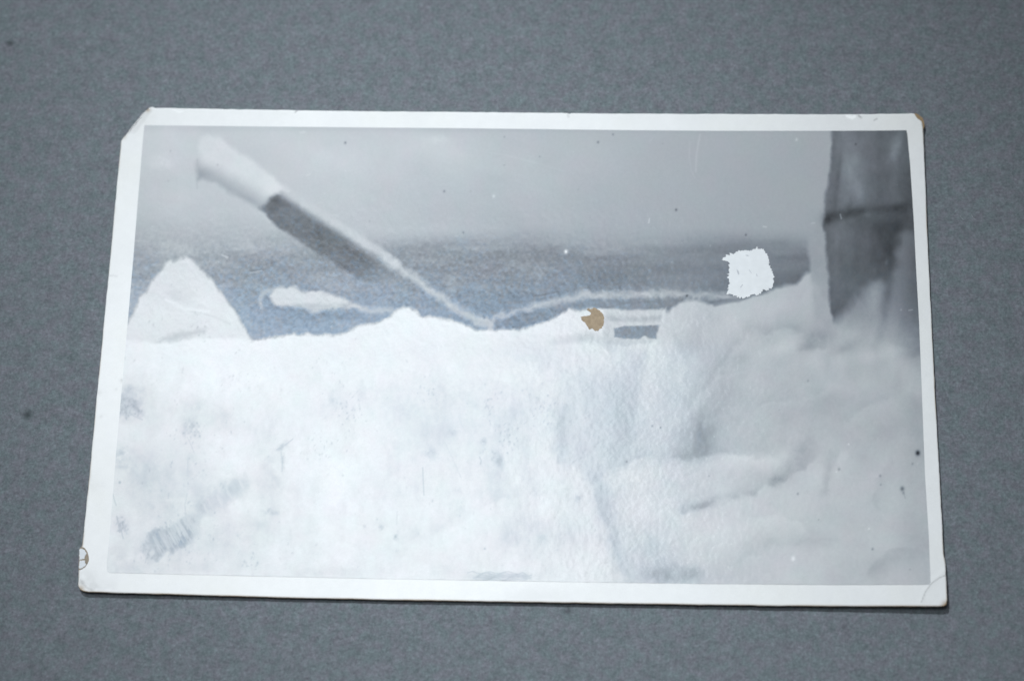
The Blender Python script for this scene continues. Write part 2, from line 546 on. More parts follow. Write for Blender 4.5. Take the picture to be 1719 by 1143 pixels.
POLE_UP = [(470, 310), (484, 320), (520, 344), (580, 382), (625, 412), (660, 437)]
POLE_LOW = [(322, 299), (362, 310), (400, 332), (437, 356), (470, 384), (520, 419)]
I, m = c.poly_mask([(434, 350), (452, 330), (482, 319), (520, 343), (580, 381), (625, 411), (668, 440), (672, 462), (640, 480), (604, 468), (570, 449), (520, 418), (470, 385)], 4.0, wob=2.0)
xx, yy = c.X[I], c.Y[I]
tone = 184 - 88 * sstep(5, 24, polyline_dist(xx, yy, POLE_UP)) + 9 * fbm(xx, yy, 9, 3, 120)
c.T[I] += (tone - c.T[I]) * m * 0.97 * (1 - 0.92 * sstep(575, 690, xx + 0.35 * (yy - 440)))
c.poly([(331, 268), (332, 248), (338, 236), (352, 229), (370, 234), (390, 249), (420, 268), (450, 292), (478, 314), (488, 322), (478, 326), (466, 325),
        (452, 336), (440, 354), (410, 339), (384, 323), (362, 310), (332, 303)],
       lambda x, y: 158 + 46 * sstep(2, 40, polyline_dist(x, y, POLE_LOW)) - 14 * np.exp(-((x - 331) / 9) ** 2) * sstep(245, 270, y) + 3 * fbm(x, y, 26, 3, 121), 6, 0.93, wob=2.5)
c.blob(345, 292, 14, 9, -10); c.blob(420, 338, 22, 6, -8, 30)
c.stroke([(332, 270), (331.5, 318)], 1.6, 168, 1.5, 0.6)
c.blob(462, 337, 12, 7, -12, 25, tex=0.3); c.blob(474, 325, 6, 5, -24)
c.stroke([(490, 326), (520, 346), (560, 371), (600, 398), (640, 425), (665, 444)], [5, 6, 7, 8, 9, 9], 184, 7, 0.75, wob=2.5, wscale=14)
c.stroke([(648, 434), (690, 464), (730, 494), (770, 520), (800, 538), (822, 546)], [9, 9, 9, 9, 9, 11], lambda x, y: 181 + 9 * fbm(x, y, 9, 3, 125), 9, 0.85, wob=3.5, wscale=9)
c.blob(600, 432, 26, 12, -10, 35); c.blob(545, 405, 30, 12, -8, 35); c.blob(655, 450, 16, 8, 10)

# --- second snow line, running up to the right
c.stroke([(800, 545), (835, 534), (880, 520), (930, 508), (965, 500), (990, 496), (1040, 498), (1085, 495), (1130, 496), (1200, 498), (1235, 500)],
         [3, 3, 4, 5, 8, 10, 9, 10, 8, 7, 7], lambda x, y: 178 + 9 * fbm(x, y, 9, 3, 126), 9, 0.85, wob=3.5, wscale=9)
c.blob(1084, 493, 7, 5, 8); c.blob(1040, 499, 16, 5, -8); c.blob(1170, 498, 26, 5, -8); c.blob(870, 523, 14, 5, -8, -18)
c.stroke([(985, 510), (1040, 512), (1085, 511), (1130, 508)], [6, 10, 12, 8], 128, 5, 0.8, wob=2)

# --- small snow capped thing in the water
c.stroke([(452, 488), (441, 495), (437, 506), (440, 516)], 5, 172, 4, 0.7, wob=2)
c.poly([(455, 498), (462, 486), (480, 482), (495, 482), (505, 489), (530, 493), (560, 497), (585, 506), (612, 516), (660, 522), (660, 529),
        (620, 528), (588, 518), (560, 521), (530, 524), (500, 519), (470, 517), (458, 512)],
       lambda x, y: 198 - 22 * sstep(560, 640, x) - 12 * sstep(508, 524, y), 5, 0.95, wob=4)
c.blob(500, 516, 34, 5, -12, tex=0.5); c.blob(545, 515, 26, 5, -12, 8, tex=0.5); c.blob(508, 522, 26, 4, -16); c.blob(580, 514, 8, 4, -20); c.blob(560, 532, 50, 7, -12); c.blob(510, 521, 4, 3, -25)

# --- snow: left peak
snow = lambda x, y: (215 + 6 * sstep(650, 300, x) + 3.5 * fbm(x, y, 90, 4, 130) + 2.0 * fbm(x, y, 12, 3, 131) - 4 * np.exp(-((y - 690) / 80) ** 2)
                     - 6 * sstep(700, 1000, x) - 9 * sstep(980, 1150, x))
c.poly([(200, 575), (215, 545), (224, 528), (231, 514), (234, 502), (246, 492), (256, 474), (270, 458), (282, 441), (287, 438), (291, 443),
        (300, 438), (312, 433), (318, 434), (327, 442), (337, 454), (352, 466), (366, 484), (378, 502), (392, 520), (404, 540), (414, 557), (424, 573), (400, 600), (200, 600)],
       lambda x, y: 209 + 4 * fbm(x, y, 40, 3, 132), 4.5, wob=2.0, wscale=9)
# --- snow: the whole foreground
fore = [(190, 570), (260, 578), (330, 570), (400, 568), (424, 573), (440, 570), (452, 567), (466, 568), (480, 565), (492, 562), (503, 565), (513, 560),
        (530, 564), (545, 562), (560, 565), (575, 561), (590, 556), (600, 548), (614, 546), (626, 544), (640, 540), (650, 534),
        (656, 531), (664, 524), (671, 519), (678, 516), (686, 516), (693, 519), (700, 524), (705, 530), (709, 534), (722, 531), (735, 534), (752, 538), (775, 543), (790, 550), (800, 556),
        (815, 553), (830, 557), (845, 553), (862, 553), (875, 555), (888, 549), (905, 544), (920, 540), (935, 533), (944, 526), (955, 520),
        (975, 522), (990, 519), (1020, 520), (1060, 524), (1100, 522), (1118, 520), (1140, 560), (1200, 700), (1570, 800), (1580, 1000), (170, 1000)]
c.poly(fore, snow, 4.6, wob=2.2, wscale=8)
# darker base, folds and stained shade of the left peak
c.poly([(265, 575), (290, 562), (315, 557), (348, 553), (345, 560), (310, 568), (285, 575)], 178, 6, 0.75, wob=4)
c.stroke([(316, 523), (340, 527), (365, 535), (386, 545)], 2.5, 200, 2.5, 0.8)
c.stroke([(280, 504), (310, 520), (350, 525)], 4, 222, 4, 0.7)
c.blob(295, 500, 26, 10, -5, tex=0.9)

# --- built edge in the middle: pale ledge with dark openings
c.poly([(1014, 522), (1060, 522), (1112, 521), (1108, 548), (1104, 574), (1050, 582), (1018, 578), (1010, 560)], 188, 3.5, 0.9, wob=1.5)
c.poly([(1018, 531), (1060, 533), (1110, 531), (1108, 540), (1060, 541), (1020, 540)], 164, 4, 0.7, wob=1.5)
c.poly([(1031, 552), (1048, 549), (1108, 547), (1104, 560), (1102, 570), (1090, 569), (1082, 565), (1072, 570), (1050, 570), (1032, 567)], 124, 1.8, 0.95, wob=0.8, wscale=6)
c.stroke([(930, 575), (960, 570), (985, 566), (1010, 574), (1030, 588)], [8, 10, 12, 12, 8], 190, 8, 0.6)
c.blob(985, 567, 22, 7, -12, -10); c.blob(1025, 575, 14, 8, -6)
c.blob(1070, 520, 70, 5, 6)

# --- right hand bank of snow
rs = lambda x, y: (184 + 12 * sstep(1300, 1040, x) + 6 * sstep(640, 900, y) + 5 * fbm(x, y, 120, 4, 140, 1.4, 0.6) + 2 * fbm(x, y, 26, 3, 141)
                   - 10 * sstep(1490, 1565, x))
bank = [(1104, 574), (1110, 548), (1117, 532), (1128, 518), (1140, 508), (1152, 503), (1170, 505), (1186, 510), (1200, 513), (1222, 508), (1240, 503), (1262, 499),
        (1285, 495), (1298, 487), (1315, 482), (1335, 480), (1342, 470), (1350, 462), (1362, 458), (1380, 500), (1570, 560), (1580, 1000), (1050, 1000),
        (1044, 960), (1030, 920), (1010, 870), (1000, 830), (1008, 800), (1030, 785), (1062, 775), (1066, 740), (1070, 700), (1076, 680), (1082, 650), (1090, 620), (1100, 590)]
c.poly(bank, rs, 5, wob=4, wscale=26)
c.stroke([(1200, 513), (1225, 506), (1250, 501)], [4, 6, 3], 128, 4, 0.6)
# shading within the bank
for (x, y, rx, ry, d, a) in ((1175, 735, 30, 40, -24, 25), (1195, 690, 28, 60, -12, 30), (1160, 765, 46, 12, -10, -8), (1115, 600, 30, 40, 4, 0), (1175, 560, 22, 50, -9, 20),
                             (1240, 600, 50, 20, -8, -35), (1330, 555, 60, 14, -8, -6), (1300, 590, 60, 12, 6, -15), (1360, 575, 26, 14, -16, -40),
                             (1190, 845, 22, 8, -22, -22), (1158, 856, 20, 7, -18, -15), (1232, 833, 10, 6, -12, 0), (1264, 830, 8, 6, -12, 0),
                             (1304, 808, 12, 9, -26, -30), (1330, 785, 26, 14, -14, -50), (1352, 752, 30, 16, -11, -55), (1370, 680, 80, 22, -8, -30),
                             (1280, 770, 80, 20, 9, 0), (1400, 790, 60, 22, 8, -35), (1392, 800, 10, 40, -9, 12), (1470, 740, 60, 26, -7, -40),
                             (1230, 900, 90, 30, 8, -8), (1330, 910, 90, 25, -5, -5), (1450, 880, 60, 40, -4, 0), (1130, 965, 50, 14, -24, 0), (1100, 940, 30, 40, -8, 10),
                             (1470, 950, 60, 18, -9, -20), (1370, 915, 40, 8, -5, 0), (1530, 880, 30, 60, -8, 0), (1240, 680, 40, 40, -5, 30), (1440, 640, 100, 20, 7, -10),
                             (1090, 870, 50, 50, 5, 0), (1060, 800, 36, 18, 9, -14), (1540, 700, 20, 80, -8, 0), (1280, 520, 60, 16, 6, -12), (1160, 620, 20, 50, 7, 8)):
    c.blob(x, y, rx, ry, d * 1.1, a, tex=0.5, seed=int(x))
for pts, dk, wd, lt, wl, sd in (
        ([(1098, 575), (1088, 600), (1081, 621), (1071, 659), (1066, 683), (1063, 740), (1060, 778)], 16, 34, 7, 16, 1),
        ([(1258, 560), (1229, 588), (1213, 623), (1182, 652), (1166, 673), (1147, 704)], 13, 24, 6, 20, 1),
        ([(1240, 568), (1262, 560), (1300, 556), (1350, 561)], 12, 24, 7, 18, -1),
        ([(1100, 776), (1130, 772), (1180, 767), (1230, 762), (1290, 768), (1320, 778)], 16, 26, 9, 22, -1),
        ([(1000, 818), (1010, 800), (1030, 785), (1060, 776), (1110, 768)], 14, 26, 8, 20, -1),
        ([(1130, 866), (1158, 857), (1190, 848), (1212, 838)], 15, 14, 4, 16, -1),
        ([(1212, 838), (1238, 838), (1263, 828), (1270, 819), (1293, 816), (1310, 814), (1322, 807), (1343, 793), (1369, 770), (1390, 752)], 15, 18, 6, 24, -1),
        ([(985, 835), (1002, 845), (1012, 870), (1025, 910), (1040, 945), (1050, 985)], 10, 26, 3, 14, -1),
        ([(660, 925), (720, 900), (780, 872), (835, 846), (862, 834), (890, 832), (925, 842), (950, 850)], 6, 22, 3, 20, -1),
        ([(958, 668), (943, 690), (936, 720), (937, 760), (940, 800)], 20, 15, 0, 8, -1),
        ([(1325, 585), (1345, 587), (1381, 590), (1416, 590), (1452, 583), (1464, 571), (1494, 563), (1525, 552)], 16, 18, 7, 18, -1),
        ([(1120, 560), (1135, 590), (1150, 620), (1148, 660)], 8, 22, 6, 14, -1),
        ([(1260, 690), (1300, 672), (1350, 668), (1400, 640)], 7, 20, 4, 16, -1),
        ([(1400, 720), (1440, 690), (1480, 672), (1520, 668)], 7, 20, 4, 18, -1),
        ([(1390, 840), (1388, 810), (1396, 780), (1410, 750)], 11, 16, 5, 14, -1),
        ([(1470, 870), (1466, 830), (1480, 790), (1500, 760)], 8, 22, 3, 14, 1),
        ([(1220, 950), (1280, 925), (1350, 915), (1420, 905)], 7, 18, 4, 20, -1),
        ([(1440, 975), (1470, 945), (1500, 925), (1540, 915)], 9, 24, 4, 18, 1),
        ([(1070, 985), (1090, 962), (1120, 950), (1170, 955), (1200, 975)], 4, 16, 4, 20, 1),
        ([(1380, 915), (1350, 880), (1300, 865), (1240, 872)], 5, 22, 4, 20, 1)):
    c.fold(pts, dk * 0.88, wd * 1.15, lt * 0.7, wl * 1.3, sd, crisp=5.5, wob=7.0, wscale=22, seed=int(pts[0][0]))
# hollow between the fields: cool shaded dip with a crisp right rim
c.poly([(1068, 640), (1085, 600), (1074, 690), (1064, 772), (1028, 786), (1000, 800), (960, 780), (940, 760), (936, 700), (950, 672), (985, 650), (1020, 640)],
       lambda x, y: 199 - 9 * sstep(990, 1065, x) + 3 * fbm(x, y, 30, 3, 150), 16, 0.75, wob=6)
c.blob(943, 715, 7, 34, -10, 4); c.blob(945, 745, 14, 24, -6); c.blob(996, 805, 18, 14, -8); c.blob(1045, 690, 20, 50, -8)
c.blob(1010, 860, 14, 60, -8, -14); c.blob(1030, 930, 16, 50, -8, -16)
# snow line that rises towards the middle, near edge
c.poly([(700, 905), (760, 880), (810, 860), (835, 846), (862, 834), (890, 832), (925, 840), (960, 830), (985, 842), (1000, 875), (1020, 930), (1040, 980), (600, 980)],
       lambda x, y: 213 + 3 * fbm(x, y, 40, 3, 160), 9, 0.5, wob=7)
for (x, y, rx, ry, d) in ((835, 830, 26, 14, -6), (830, 790, 14, 40, -6), (840, 780, 8, 12, -10), (900, 880, 30, 14, -4), (910, 905, 10, 7, -7), (720, 762, 10, 8, -16), (812, 742, 5, 6, -18),
                          (838, 772, 7, 9, -16), (760, 726, 8, 8, -12), (550, 962, 60, 10, -8), (520, 880, 12, 24, -8), (640, 880, 14, 8, -6), (970, 838, 6, 6, -16), (300, 955, 90, 12, -7),
                          (560, 675, 6, 6, -9), (665, 903, 4, 5, -28), (640, 886, 5, 4, -12), (612, 884, 3, 3, -14), (814, 922, 2, 2, -30), (820, 970, 30, 6, -18), (870, 968, 30, 5, -14),
                          (665, 925, 4, 3, -10), (850, 900, 40, 26, -4), (770, 825, 8, 6, -8)):
    c.blob(x, y, rx, ry, d, tex=0.7, seed=int(x + y))
T += -5.5 * np.clip(fbm(X, Y, 110, 5, 190, 0.8), -0.4, 1.5) * sstep(585, 640, Y) * sstep(1150, 1000, X)
T += 1.6 * fbm(X, Y, 5, 2, 193) * sstep(585, 640, Y)
T += -5.0 * np.clip(fbm(X, Y, 34, 5, 191, 0.45), -0.2, 1.5) * sstep(585, 640, Y) * sstep(1100, 950, X)
for (x, y, rx, ry, d) in ((270, 800, 90, 70, -9), (240, 940, 80, 40, -10), (400, 900, 90, 70, -8), (450, 770, 26, 60, -6), (370, 690, 70, 26, -6), (640, 670, 90, 50, -5), (760, 740, 80, 70, -5),
                          (830, 690, 60, 40, -6), (880, 740, 40, 70, -6), (990, 650, 50, 26, -4), (900, 900, 60, 40, -6), (960, 905, 50, 40, -5), (750, 590, 120, 26, -5), (900, 590, 60, 26, -5)):
    c.blob(x, y, rx, ry, d, tex=0.6, seed=int(x + 3 * y))
# left field: rubbed stains and brush-like hatching
for (x, y, rx, ry, d, a) in ((218, 672, 22, 26, -16, 10), (206, 690, 14, 14, -12, 0), (232, 690, 18, 8, -10, 35), (205, 770, 12, 16, -14, 0), (203, 880, 12, 30, -10, -18), (340, 690, 60, 20, -6, 20),
                             (320, 720, 12, 16, -14, 10), (385, 820, 26, 20, -12, -30), (345, 850, 24, 12, -12, -40), (290, 840, 50, 30, -7, 0), (240, 790, 30, 30, -5, 0), (200, 945, 30, 24, -6, 0),
                             (340, 900, 70, 40, -5, 0), (440, 840, 40, 80, -4, 0), (310, 905, 26, 16, -9, -40), (262, 915, 14, 26, -10, 10), (245, 925, 12, 20, -8, 20), (455, 860, 14, 6, -9, 0),
                             (475, 750, 10, 4, -16, -40), (475, 775, 3, 16, -10, 0), (460, 800, 14, 30, -5, 0)):
    c.blob(x, y, rx, ry, d * 1.6, a, tex=1.0, seed=int(x * 3 + y))
rg = np.random.default_rng(11)
c.poly([(250, 898), (262, 891), (275, 893), (285, 886), (300, 876), (312, 869), (324, 872), (319, 890), (324, 905), (312, 913), (297, 923), (290, 934), (276, 926), (268, 944), (256, 924)],
       lambda x, y: 158 + 8 * fbm(x, y, 14, 3, 161), 5, 0.9, wob=5, wscale=12)
c.poly([(320, 872), (345, 848), (372, 828), (395, 806), (412, 804), (420, 820), (400, 838), (370, 850), (345, 870), (330, 890)], 188, 10, 0.65, wob=8, wscale=16)
for i in range(46):                                   # hatching strokes, each one leaning the same way
    t = i / 45.0
    bx_ = 258 + 150 * t + rg.normal() * 2; by_ = 902 - 92 * t + rg.normal() * 3
    ln = (40 - 22 * t) * rg.uniform(0.6, 1.1)
    dark = (34 - 22 * min(1, t * 1.5)) * rg.uniform(0.5, 1.1)
    dx_, dy_ = 0.46, 0.88
    x0, y0 = bx_, by_ - 4
    if t > 0.38 and rg.random() < 0.72: continue
    c.stroke([(x0, y0), (x0 + ln * dx_ * 0.5 + rg.normal(), y0 + ln * dy_ * 0.5), (x0 + ln * dx_, y0 + ln * dy_)],
             [2.2, 4.2, 1.6], lambda x, y, d=dark: 212 - d, 1.4, 0.8)
for i in range(40):                                   # pale scratches across the hatching
    x0 = rg.uniform(260, 330); y0 = 905 - (x0 - 258) * 0.6 + rg.uniform(0, 22); ln = rg.uniform(8, 24)
    c.stroke([(x0, y0), (x0 + ln * 0.5, y0 + ln * 0.86)], 1.1, 196, 1.0, 0.7)
for (x0, y0, x1, y1, t) in ((197, 868, 202, 895, 160), (202, 880, 208, 905, 170), (208, 885, 214, 898, 180), (315, 735, 326, 760, 190), (316, 770, 315, 800, 192), (315, 830, 313, 866, 190),
                            (710, 786, 712, 832, 175), (746, 742, 774, 802, 196), (805, 768, 807, 780, 172), (465, 756, 492, 738, 180), (472, 760, 474, 792, 186), (770, 700, 782, 725, 196),
                            (218, 694, 240, 706, 175), (205, 684, 236, 702, 190), (667, 860, 666, 882, 196), (645, 600, 720, 580, 206), (190, 830, 196, 850, 180)):
    c.stroke([(x0, y0), ((x0 + x1) / 2 + rg.normal() * 1.2, (y0 + y1) / 2), (x1, y1)], 1.2, t, 1.2, 0.6)
# wavy surface cracking at the near edge
for i in range(7):
    y0 = 962 + i * 2.6; xs = np.linspace(785 + rg.uniform(0, 25), 860 + rg.uniform(0, 35), 12)
    c.stroke([(x, y0 + 1.6 * math.sin(x * 0.22 + i) + rg.normal() * 0.8) for x in xs], 1.2, 170, 1.2, 0.45)
# mottled dirt: clusters of tiny dark flecks in the lower left
for i in range(260):
    x = rg.uniform(200, 960); y = rg.uniform(600, 960)
    if rg.random() > 0.25 + 0.75 * (0.5 + 0.5 * math.sin(x * 0.021 + 1.3) * math.cos(y * 0.027)): continue
    r = rg.uniform(0.6, 1.9)
    c.blob(x, y, r * rg.uniform(0.7, 1.2), r * rg.uniform(0.8, 2.2), -rg.uniform(4, 18), rg.uniform(-40, 40))
for (cx, cy, s_, n) in ((850, 735, 22, 46), (590, 700, 18, 26), (720, 660, 16, 22), (820, 680, 20, 30), (540, 750, 24, 24), (325, 725, 14, 26), (400, 640, 40, 20), (560, 640, 60, 30),
                        (215, 690, 18, 40), (310, 910, 50, 50), (205, 880, 10, 26), (250, 930, 14, 26), (270, 560, 30, 14), (335, 550, 20, 18), (420, 950, 14, 22), (900, 690, 30, 26), (330, 790, 60, 30)):
    for i in range(n):
        c.blob(cx + rg.normal() * s_ * 0.6, cy + rg.normal() * s_ * 0.7, rg.uniform(0.7, 1.8), rg.uniform(0.8, 3.2), -rg.uniform(5, 20), rg.uniform(-30, 50))

# --- the dark pillar at the right with its pale near post
c.poly([(1356, 392), (1366, 384), (1380, 372), (1396, 372), (1400, 540), (1390, 556), (1366, 548), (1362, 500), (1358, 440)],
       lambda x, y: 160 + 8 * sstep(400, 520, y) + 3 * fbm(x, y, 20, 3, 170), 6, 0.9, wob=2)
pill = [(1396, 215), (1396, 240), (1393, 290), (1387, 320), (1384, 360), (1382, 376), (1386, 420), (1390, 470), (1393, 510), (1398, 545), (1440, 560), (1560, 600), (1560, 215)]
c.poly(pill, lambda x, y: 112 - 12 * sstep(1400, 1540, x) - 8 * sstep(345, 375, y) + 8 * fbm(x, y, 60, 5, 171, 0.35) + 4 * fbm(x, y, 14, 3, 172), 4, wob=2)
for (x, y, rx, ry, d, a) in ((1432, 285, 18, 44, 22, 8), (1442, 325, 10, 22, 18, 10), (1415, 250, 22, 24, 8, 0), (1505, 246, 9, 24, 24, 14), (1498, 268, 7, 14, 14, 14), (1470, 240, 20, 20, 4, 0),
                             (1407, 300, 4, 40, -12, 6), (1400, 345, 8, 14, -10, 0), (1428, 342, 6, 12, -14, 20), (1408, 363, 24, 9, -34, -10), (1388, 370, 9, 10, -30, -10), (1440, 357, 18, 9, -24, -10), (1468, 355, 20, 7, -6, 0),
                             (1505, 352, 30, 9, -30, -4), (1490, 385, 34, 20, -24, 0), (1490, 425, 20, 38, -26, 8), (1525, 300, 14, 60, -10, 0), (1525, 370, 14, 30, -10, 0), (1455, 362, 7, 5, 14, 0), (1420, 400, 16, 26, 6, 0), (1402, 450, 7, 60, 8, 0), (1440, 440, 24, 50, -2, 0),
                             (1412, 520, 16, 26, -6, 30)):
    c.blob(x, y, rx, ry, d, a, tex=0.3, seed=int(x + y))
# drifted snow in front of the pillar, thinning upward
c.poly([(1396, 545), (1412, 535), (1424, 518), (1432, 503), (1446, 498), (1458, 490), (1470, 474), (1484, 470), (1492, 452), (1500, 440), (1508, 420), (1516, 400), (1526, 392), (1590, 400), (1590, 690), (1480, 650), (1390, 640), (1380, 580)],
       lambda x, y: 140 + 40 * sstep(470, 610, y) - 26 * sstep(1460, 1545, x) * sstep(625, 500, y) + 6 * fbm(x, y, 40, 4, 180, 0.6), 13, 0.97, wob=9, wscale=34)
for (x, y, rx, ry, d, a) in ((1480, 540, 9, 40, -16, 10), (1492, 480, 8, 36, -22, 8), (1530, 560, 22, 40, -18, 0), (1500, 590, 30, 10, 8, 0), (1440, 560, 40, 18, 8, 0), (1470, 500, 10, 20, 12, 15),
                             (1488, 442, 4, 6, 16, 0), (1535, 440, 12, 40, -8, 0), (1540, 500, 14, 60, -12, 0), (1420, 585, 26, 9, -10, -30), (1378, 570, 16, 12, -12, -30), (1530, 595, 26, 10, -12, 0),
                             (1545, 585, 16, 34, -22, 0), (1450, 600, 60, 12, 8, -8)):
    c.blob(x, y, rx, ry, d, a, tex=0.4, seed=int(x + 2 * y))

# --- dust, pinholes, scratches
for i in range(80):
    x, y = rg.uniform(240, 1540), rg.uniform(225, 960)
    if x < 1000 and y > 540: continue
    r = rg.uniform(0.7, 1.4)
    c.blob(x, y, r, r * rg.uniform(0.8, 1.6), (rg.uniform(8, 24) if rg.random() < 0.5 else -rg.uniform(8, 26)), rg.uniform(0, 90))
for (x, y, r, d) in ((1004, 241, 2.2, -70), (1029, 228, 1.8, -60), (1135, 354, 2.3, -80), (1252, 396, 2.0, -60), (906, 265, 1.6, -40), (847, 232, 1.6, -40), (746, 323, 2.2, -60), (778, 392, 2, -50),
                     (580, 242, 2.2, -80), (366, 279, 1.6, -40), (621, 373, 1.6, -30), (1153, 498, 2.2, -90), (1540, 762, 4.2, -170), (1514, 822, 4.0, -90), (1516, 829, 2.4, -50), (1477, 800, 2.4, -50), (1478, 815, 2, -40),
                     (1531, 780, 2.4, -36), (1408, 789, 2.6, -50), (1339, 830, 2.2, -50), (1464, 923, 2.2, -60), (1436, 245, 2, -50), (950, 424, 3.6, 130), (829, 331, 3.0, 34), (1337, 237, 2.6, 32), (1331, 939, 4.2, 40),
                     (1109, 719, 1.6, -80), (1052, 776, 2, -60), (1095, 716, 1.8, -60), (1190, 800, 1.6, -40), (1458, 889, 2, 30), (1424, 747, 1.8, 36), (202, 811, 2.4, -60), (240, 812, 2, -20), (1512, 522, 2, 30), (920, 665, 2, -30)):
    c.blob(x, y, r * 0.8, r * 0.95, d * 0.8)
c.stroke([(1516, 828), (1519, 838)], 1.2, 150, 1.2, 0.5)
for pts, wd, dt in (([(1175, 228), (1172, 245), (1169, 262), (1168, 290)], 2.5, 14), ([(1158, 240), (1157, 265), (1160, 288), (1166, 300)], 1.2, 8), ([(1090, 240), (1096, 234)], 1.5, 10), ([(1089, 376), (1090, 369)], 1.6, 50),
                    ([(505, 225), (512, 224)], 3, 30), ([(515, 297), (521, 294)], 2, 26), ([(373, 430), (383, 434)], 2.2, 50), ([(420, 460), (440, 456)], 1.6, 18), ([(720, 236), (735, 237)], 2.5, 16), ([(1362, 377), (1367, 376)], 1.4, 30),
                    ([(1281, 382), (1286, 383)], 1.6, 50), ([(1410, 362), (1412, 369)], 1.4, 60), ([(825, 258), (900, 275)], 3, 4), ([(850, 262), (950, 290)], 2, 4), ([(1525, 523), (1531, 522)], 1.2, 40), ([(1390, 827), (1396, 832)], 2, 20)):
    for_x = np.mean([p[0] for p in pts]); for_y = np.mean([p[1] for p in pts])
    c.stroke(pts, wd, lambda x, y, d=dt, o=None: 178 + d if d > 20 else 178 + d, 1.2, 0.35 if dt > 20 else 0.3)

T = np.clip(c.T, 40, 240)
T += 1.6 * vnoise(X, Y, 2.4, 2.4, 300)
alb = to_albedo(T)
warm = sstep(150, 215, T)
dk = sstep(175, 120, T)
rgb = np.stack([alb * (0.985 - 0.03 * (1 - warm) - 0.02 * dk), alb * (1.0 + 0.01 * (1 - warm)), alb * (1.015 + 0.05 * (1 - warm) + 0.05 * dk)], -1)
cool = sstep(212, 186, T) * sstep(150, 180, T) * sstep(560, 600, Y) * sstep(1300, 1080, X)
rgb = rgb * np.stack([1 - 0.045 * cool, 1 - 0.010 * cool, 1 + 0.025 * cool], -1)
sb = sstep(180, 140, T) * sstep(430, 540, Y) * sstep(1150, 700, X)  # mask for the bluish sheen painted into the lower left sea colour
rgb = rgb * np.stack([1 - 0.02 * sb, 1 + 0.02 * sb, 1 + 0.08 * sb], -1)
mott = fbm(X, Y, 30, 3, 320)
rgb = rgb * np.stack([1 + 0.016 * mott, 1 - 0.010 * mott, 1 + 0.008 * fbm(X, Y, 44, 3, 321)], -1)
silver = sstep(185, 130, T) * np.clip(0.05 + 0.95 * sstep(390, 520, Y) + 0.35 * fbm(X, Y, 46, 4, 310, 1.6) + 0.75 * fbm(X, Y, 4.2, 2, 311), 0, 1)
# emulsion relief: fine pebbled gelatin, long drying ripples, scratches and small creases
amp = 0.35 + 0.65 * sstep(1500, 1100, X) * sstep(250, 480, Y)
rel = 0.0000070 * fbm(X, Y, 5.2, 2, 400, 1.0) + 0.0000068 * fbm(X, Y, 8, 2, 402, 1.3, 0.9) + 0.000010 * fbm(X, Y, 60, 3, 403, 0.5)
c.Z += rel * amp * (1 - 0.3 * sstep(185, 140, T))
c.ridge([(895, 500), (912, 498), (935, 493)], 1.8, 0.000012)
c.ridge([(1018, 520), (1045, 513), (1080, 510), (1104, 510)], 1.8, 0.000012)
c.ridge([(992, 570), (1008, 580), (1020, 590)], 1.8, 0.000010)
c.ridge([(295, 580), (320, 604)], 2.5, 0.000008)
c.ridge([(252, 594), (268, 618)], 2.5, 0.000008)
c.ridge([(420, 458), (445, 455)], 2.0, 0.000006)
pz = curl(px, py) + THICK + 0.000030 + c.Z
pverts = np.stack([px, py, pz], -1).reshape(-1, 3)
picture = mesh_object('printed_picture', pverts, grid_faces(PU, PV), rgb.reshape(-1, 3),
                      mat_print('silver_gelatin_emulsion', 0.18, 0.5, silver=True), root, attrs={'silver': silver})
picture['label'] = 'grey printed picture of deep snow, a slanting snowy pole and a dark pillar'


# ------------------------------------------------------------------ damage: losses and patches (parts of the print)
def patch(name, pts, mat, parent, lift, thick=0.00003, ragged=0.0, step=3.0, seed=1, label=None, follow=True):
    """thin flake with a ragged traced outline, following the curl of the sheet"""
    p = np.asarray(list(pts) + [pts[0]], float)
    L = np.hypot(*np.diff(p, axis=0).T).sum()
    q = resample(p, max(8, int(L / step)) + 1)[:-1]
    if ragged:
        r = np.random.default_rng(seed)
        ctr = q.mean(0)
        d = q - ctr
        q = ctr + d * (1 + (r.normal(size=len(q)) * ragged / np.hypot(d[:, 0], d[:, 1]))[:, None])
    m = metres(q)
    bm = bmesh.new()
    z = curl(m[:, 0], m[:, 1]) + THICK + lift
    tv = [bm.verts.new((a, b, c_)) for (a, b), c_ in zip(m, z)]
    lv = [bm.verts.new((a, b, c_ - thick)) for (a, b), c_ in zip(m, z)]
    f = bm.faces.new(tv)
    n = len(tv)
    for i in range(n):
        bm.faces.new((tv[i], lv[i], lv[(i + 1) % n], tv[(i + 1) % n]))
    bm.normal_update()
    bmesh.ops.recalc_face_normals(bm, faces=bm.faces)
    bmesh.ops.triangulate(bm, faces=[f])
    me = bpy.data.meshes.new(name); bm.to_mesh(me); bm.free()
    o = bpy.data.objects.new(name, me); C.objects.link(o)
    me.materials.append(mat); o.parent = parent
    if label: o['label'] = label
    return o


white_m = mat_plain('bare_white_paper', (0.74, 0.76, 0.775), 0.8, 0.15, 0.08, 1000)
tan_m = mat_plain('tan_paper_core', (0.34, 0.265, 0.185), 0.85, 0.15, 0.42, 1500)
brown_m = mat_plain('brown_glue_stain', (0.30, 0.215, 0.125), 0.8, 0.2, 0.3, 2200)
grey_m = mat_plain('torn_emulsion_thread', (0.52, 0.54, 0.57), 0.8, 0.2, 0.2, 2600)
shine_m = mat_plain('white_paper_flake', (0.74, 0.77, 0.80), 0.6, 0.3, 0.04, 1500)

